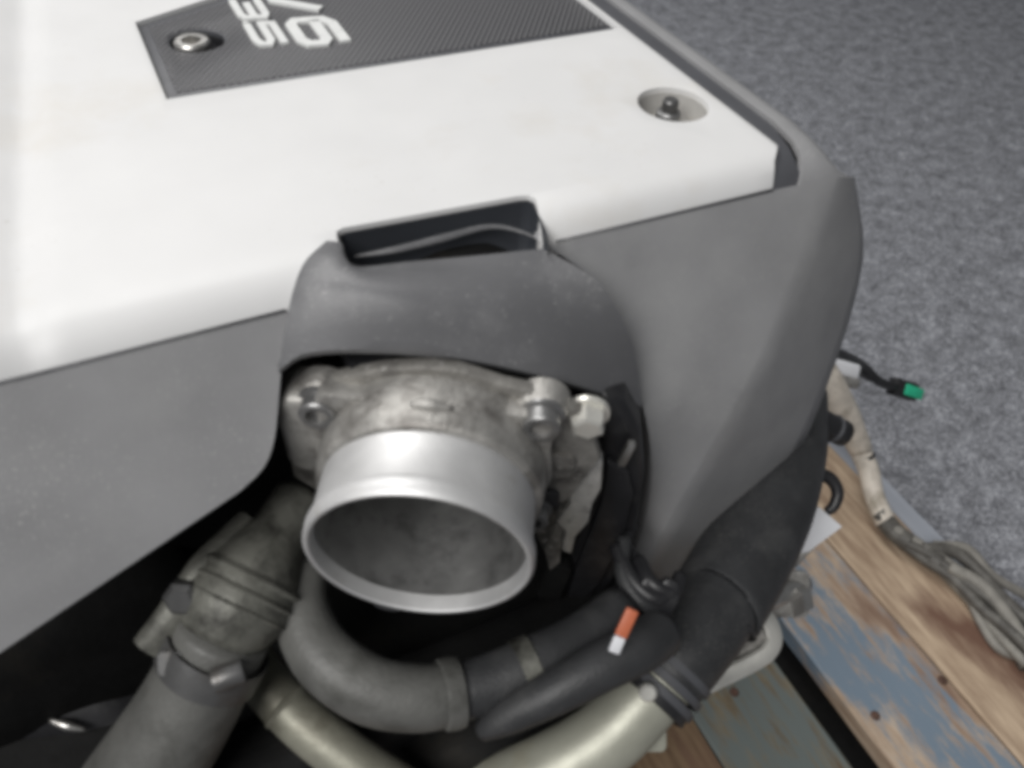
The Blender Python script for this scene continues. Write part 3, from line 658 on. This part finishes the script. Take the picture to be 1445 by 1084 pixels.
for k_, t in enumerate((-.004, .003, .009)):
    finish(add('clamp_band', lathe([(.0205, -.002), (.0218, -.0018), (.0218, .0018), (.0205, .002)], atd(938, 948, .389) + ax4 * t, ax4, 40, True), 'dark', rh))
cb = finish(add('clamp_ring', lathe([(.0192, -.0045), (.0206, -.004), (.0206, .004), (.0192, .0045)], atd(918, 974, .3865), ax4, 40, True), 'black', rh))
finish(add('clamp_screw', lathe([(.0040, 0), (.0040, .003), (.0030, .004)], atd(913, 975, .3645), -fwd, 16), 'zinc', cb))
finish(add('hose_seam', lathe([(.0238, -.0012), (.0246, 0), (.0238, .0012)], atd(1008, 858, .415), ax4, 40, True), 'black', rh))

# connectors and loose clips between cover corner and hose
ec = thing('electrical_connector', 'dark electrical connector wedged below the skirt corner', 'connector', atd(910, 825, .37))
for px, py, d, w_, h_, th, mt, nm in ((925, 838, .365, .018, .012, .006, 'black', 'locking_clip'), (942, 832, .362, .008, .010, .003, 'black', 'release_tab'), (880, 850, .372, .012, .020, .005, 'black', 'cable_boot')):
    finish(add(nm, prism(rounded(w_, h_, .003), atd(px, py, d), (right + down * .5).normalized(), (-down + right * .5).normalized(), -th, th), mt, ec), bevel=.0012)
for k_, pp_ in enumerate(([(868, 770, .374), (892, 818, .364), (925, 845, .360), (955, 828, .366)], [(880, 760, .376), (880, 812, .366), (905, 850, .360), (938, 858, .364)], [(900, 790, .372), (918, 822, .362), (948, 836, .362), (960, 812, .370)])):
    add('wire', tube([atd(*q_) for q_ in pp_], [.0034, .0038, .0036, .0030], 20, 10), 'black' if k_ != 1 else 'rubber', ec)
add('cable', tube([atd(905, 800, .375), atd(880, 770, .385), atd(890, 740, .395)], [.004, .004, .004], 10, 10), 'black', ec)

# bracket strap, bolt, white tab, hook, stub hose right of the radiator hose
bs = thing('bracket_strap', 'bent bare steel strap bracket behind the black hose end', 'bracket', atd(1040, 945, .43))
pts = [atd(930, 1005, .425), atd(1000, 966, .43), atd(1068, 932, .435), atd(1088, 915, .437), atd(1092, 895, .439), atd(1078, 868, .442), atd(1040, 850, .445)]
finish(add('strap', tube(pts, .0052, 40, 10, True, flat=.5), 'zinc', bs))
finish(add('gusset', prism([(0, 0), (.020, .006), (.012, .022), (-.004, .012)], atd(1040, 940, .442), right, -down, -.001, .001), 'cast', bs))
sb = thing('mounting_bolt', 'dull steel bolt with hex nut sticking out behind the black hose', 'bolt', atd(1110, 835, .47))
finish(add('bolt_shank', tube([atd(1075, 850, .455), atd(1135, 822, .475)], .0062, 2, 16, False), 'steel', sb), bevel=.0008)
finish(add('hex_nut', lathe([(.010, -.004), (.010, .004), (.006, .005)], atd(1122, 845, .468), atd(1140, 822, .475) - atd(1100, 842, .46), 6), 'steel', sb), angle=20)
finish(add('bolt_plate', prism(rounded(.034, .026, .004), atd(1098, 838, .468), right, -down, -.002, .002), 'cast', sb), bevel=.0006)
wtab = thing('plastic_tab', 'white plastic tab beside the black hose above the pallet', 'tab', atd(1155, 750, .5))
ot = atd(1150, 750, .50)
finish(add('tab_plate', prism([(-.014, .010), (.002, .015), (.016, .003), (-.004, -.012), (-.016, -.014)], ot, right, -down, -.0015, .0015), 'white', wtab), bevel=.0006)
finish(add('tab_foot', prism([(-.016, -.012), (-.004, -.011), (.010, -.001), (-.010, -.022), (-.020, -.026)], ot + fwd * .004, right, -down, -.0015, .0015), 'cast', wtab), bevel=.0006)
hk = add('hose_hook', tube([atd(1128, 672, .50), atd(1150, 668, .50), atd(1172, 676, .50), atd(1182, 695, .50), atd(1176, 715, .50), atd(1166, 722, .50)], [.0042, .0042, .0040, .0038, .0034, .0028], 24, 12), 'black', None, 'small black hook shaped loop beside the thick black hose', 'hook')
vh = thing('vacuum_stub', 'short black vacuum tube poking out below the cover corner', 'tube', atd(1150, 592, .52))
add('tube_body', tube([atd(1095, 570, .50), atd(1150, 592, .52), atd(1190, 612, .53)], [.0085, .0085, .0085], 12, 20), 'black', vh)
finish(add('tube_lip', lathe([(.0085, -.002), (.0094, 0), (.0085, .002)], atd(1176, 605, .527), atd(1190, 612, .53) - atd(1150, 592, .52), 24, True), 'dark', vh))

# ------------------------------------------------------------------ wiring
wh = thing('wiring_harness', 'taped grey wiring harness trailing across the pallet to the right', 'wiring harness', atz(1250, 745, .145))
add('cream_wrap', tube([atz(1130, 480, .31), atz(1165, 535, .275), atz(1190, 585, .235), atz(1215, 635, .195)], [.013, .017, .017, .0125], 18, 20), 'paletape', wh)
add('cable_tie', finish(add('tie', lathe([(.0100, -.002), (.0118, -.002), (.0118, .002), (.0100, .002)], atz(1219, 645, .19), atz(1225, 660, .18) - atz(1215, 635, .195), 24, True), 'black')).data, 'black', wh)
bpy.data.objects.remove(bpy.data.objects['tie'], do_unlink=True)
add('pale_section', tube([atz(1215, 638, .194), atz(1226, 665, .180), atz(1234, 700, .166), atz(1250, 738, .153)], [.0115, .0112, .0105, .0110], 16, 18), 'paletape', wh)
LP = [(1240, 722, .160), (1262, 750, .150), (1300, 778, .147), (1350, 815, .145), (1400, 865, .145), (1460, 935, .145)]
base = crom([atz(*q) for q in LP], 26)
for c_ in range(5):
    pts = []
    for i_, p in enumerate(base):
        tg_ = (base[min(i_ + 1, 25)] - base[max(i_ - 1, 0)]).normalized(); sd = tg_.cross(Vector((0, 0, 1))).normalized()
        sp_ = .0045 + .007 * (i_ / 25) ** 2; an = c_ * 1.257 + i_ * .10 + .25 * math.sin(i_ * .7 + c_)
        pts.append(p + sd * math.cos(an) * sp_ + Vector((0, 0, 1)) * math.sin(an) * sp_ * .8)
    add('cable', tube(pts, [.0050 + .0008 * (c_ % 3)] * 26, 52, 12), 'tape' if c_ % 2 else 'tapedark', wh)
for k_ in (3, 7, 12):
    finish(add('tape_band', lathe([(.0088, -.006), (.0104, -.005), (.0104, .005), (.0088, .006)], base[k_], base[k_ + 1] - base[k_ - 1], 20, True), 'tapedark', wh))
add('branch_cable', tube([atz(1300, 775, .150), atz(1345, 778, .150), atz(1380, 805, .146), atz(1420, 850, .140), atz(1470, 890, .138)], [.0075, .0075, .0065, .0070, .0070], 24, 16), 'tapedark', wh)
add('branch_cable', tube([atz(1318, 770, .150), atz(1365, 775, .152), atz(1400, 812, .140), atz(1450, 842, .120)], [.0055, .0055, .0050, .0050], 20, 14), 'tape', wh)
add('branch_cable', tube([atz(1365, 835, .142), atz(1385, 880, .138), atz(1410, 915, .136), atz(1450, 930, .136)], [.0050, .0046, .0050, .0050], 20, 14), 'tape', wh)
add('branch_cable', tube([atz(1340, 800, .155), atz(1390, 830, .155), atz(1440, 895, .152), atz(1480, 960, .15)], [.0065, .0065, .0065, .0065], 20, 14), 'tape', wh)
pg = thing('sensor_plug', 'black sensor plug with green insert on a short lead over the carpet', 'plug', atz(1280, 552, .10))
add('lead', tube([atz(1150, 490, .26), atz(1185, 500, .22), atz(1215, 515, .17), atz(1240, 538, .135), atz(1262, 546, .115)], [.0060, .0065, .0065, .0062, .0065], 24, 14), 'black', pg)
add('lead', tube([atz(1185, 505, .20), atz(1220, 530, .15), atz(1245, 541, .125)], [.004, .0045, .004], 14, 10), 'black', pg)
pa, pb = atz(1258, 544, .115), atz(1297, 557, .098); axp = (pb - pa).normalized()
finish(add('plug_shell', slab(pa, pa + (pb - pa) * .80, .024, .009), 'black', pg), bevel=.003, seg=2)
finish(add('green_insert', slab(pa + (pb - pa) * .35 - fwd * .006, pb - fwd * .004, .015, .005), 'green', pg, 'bright green plug insert'), bevel=.0015)
wc = thing('white_connector', 'white plastic cable connector at the cover corner over the carpet', 'connector', atz(1190, 521, .22))
wa, wb = atz(1170, 515, .225), atz(1210, 526, .215)
finish(add('connector_body', slab(wa, wb, .018, .007), 'white', wc), bevel=.004, seg=3)
finish(add('connector_cap', slab(wa - (wb - wa) * .25, wa, .014, .005), 'dark', wc), bevel=.001)
finish(add('connector_skirt', slab(wa + down * .012, wb + down * .014, .012, .005), 'cast', wc), bevel=.002)
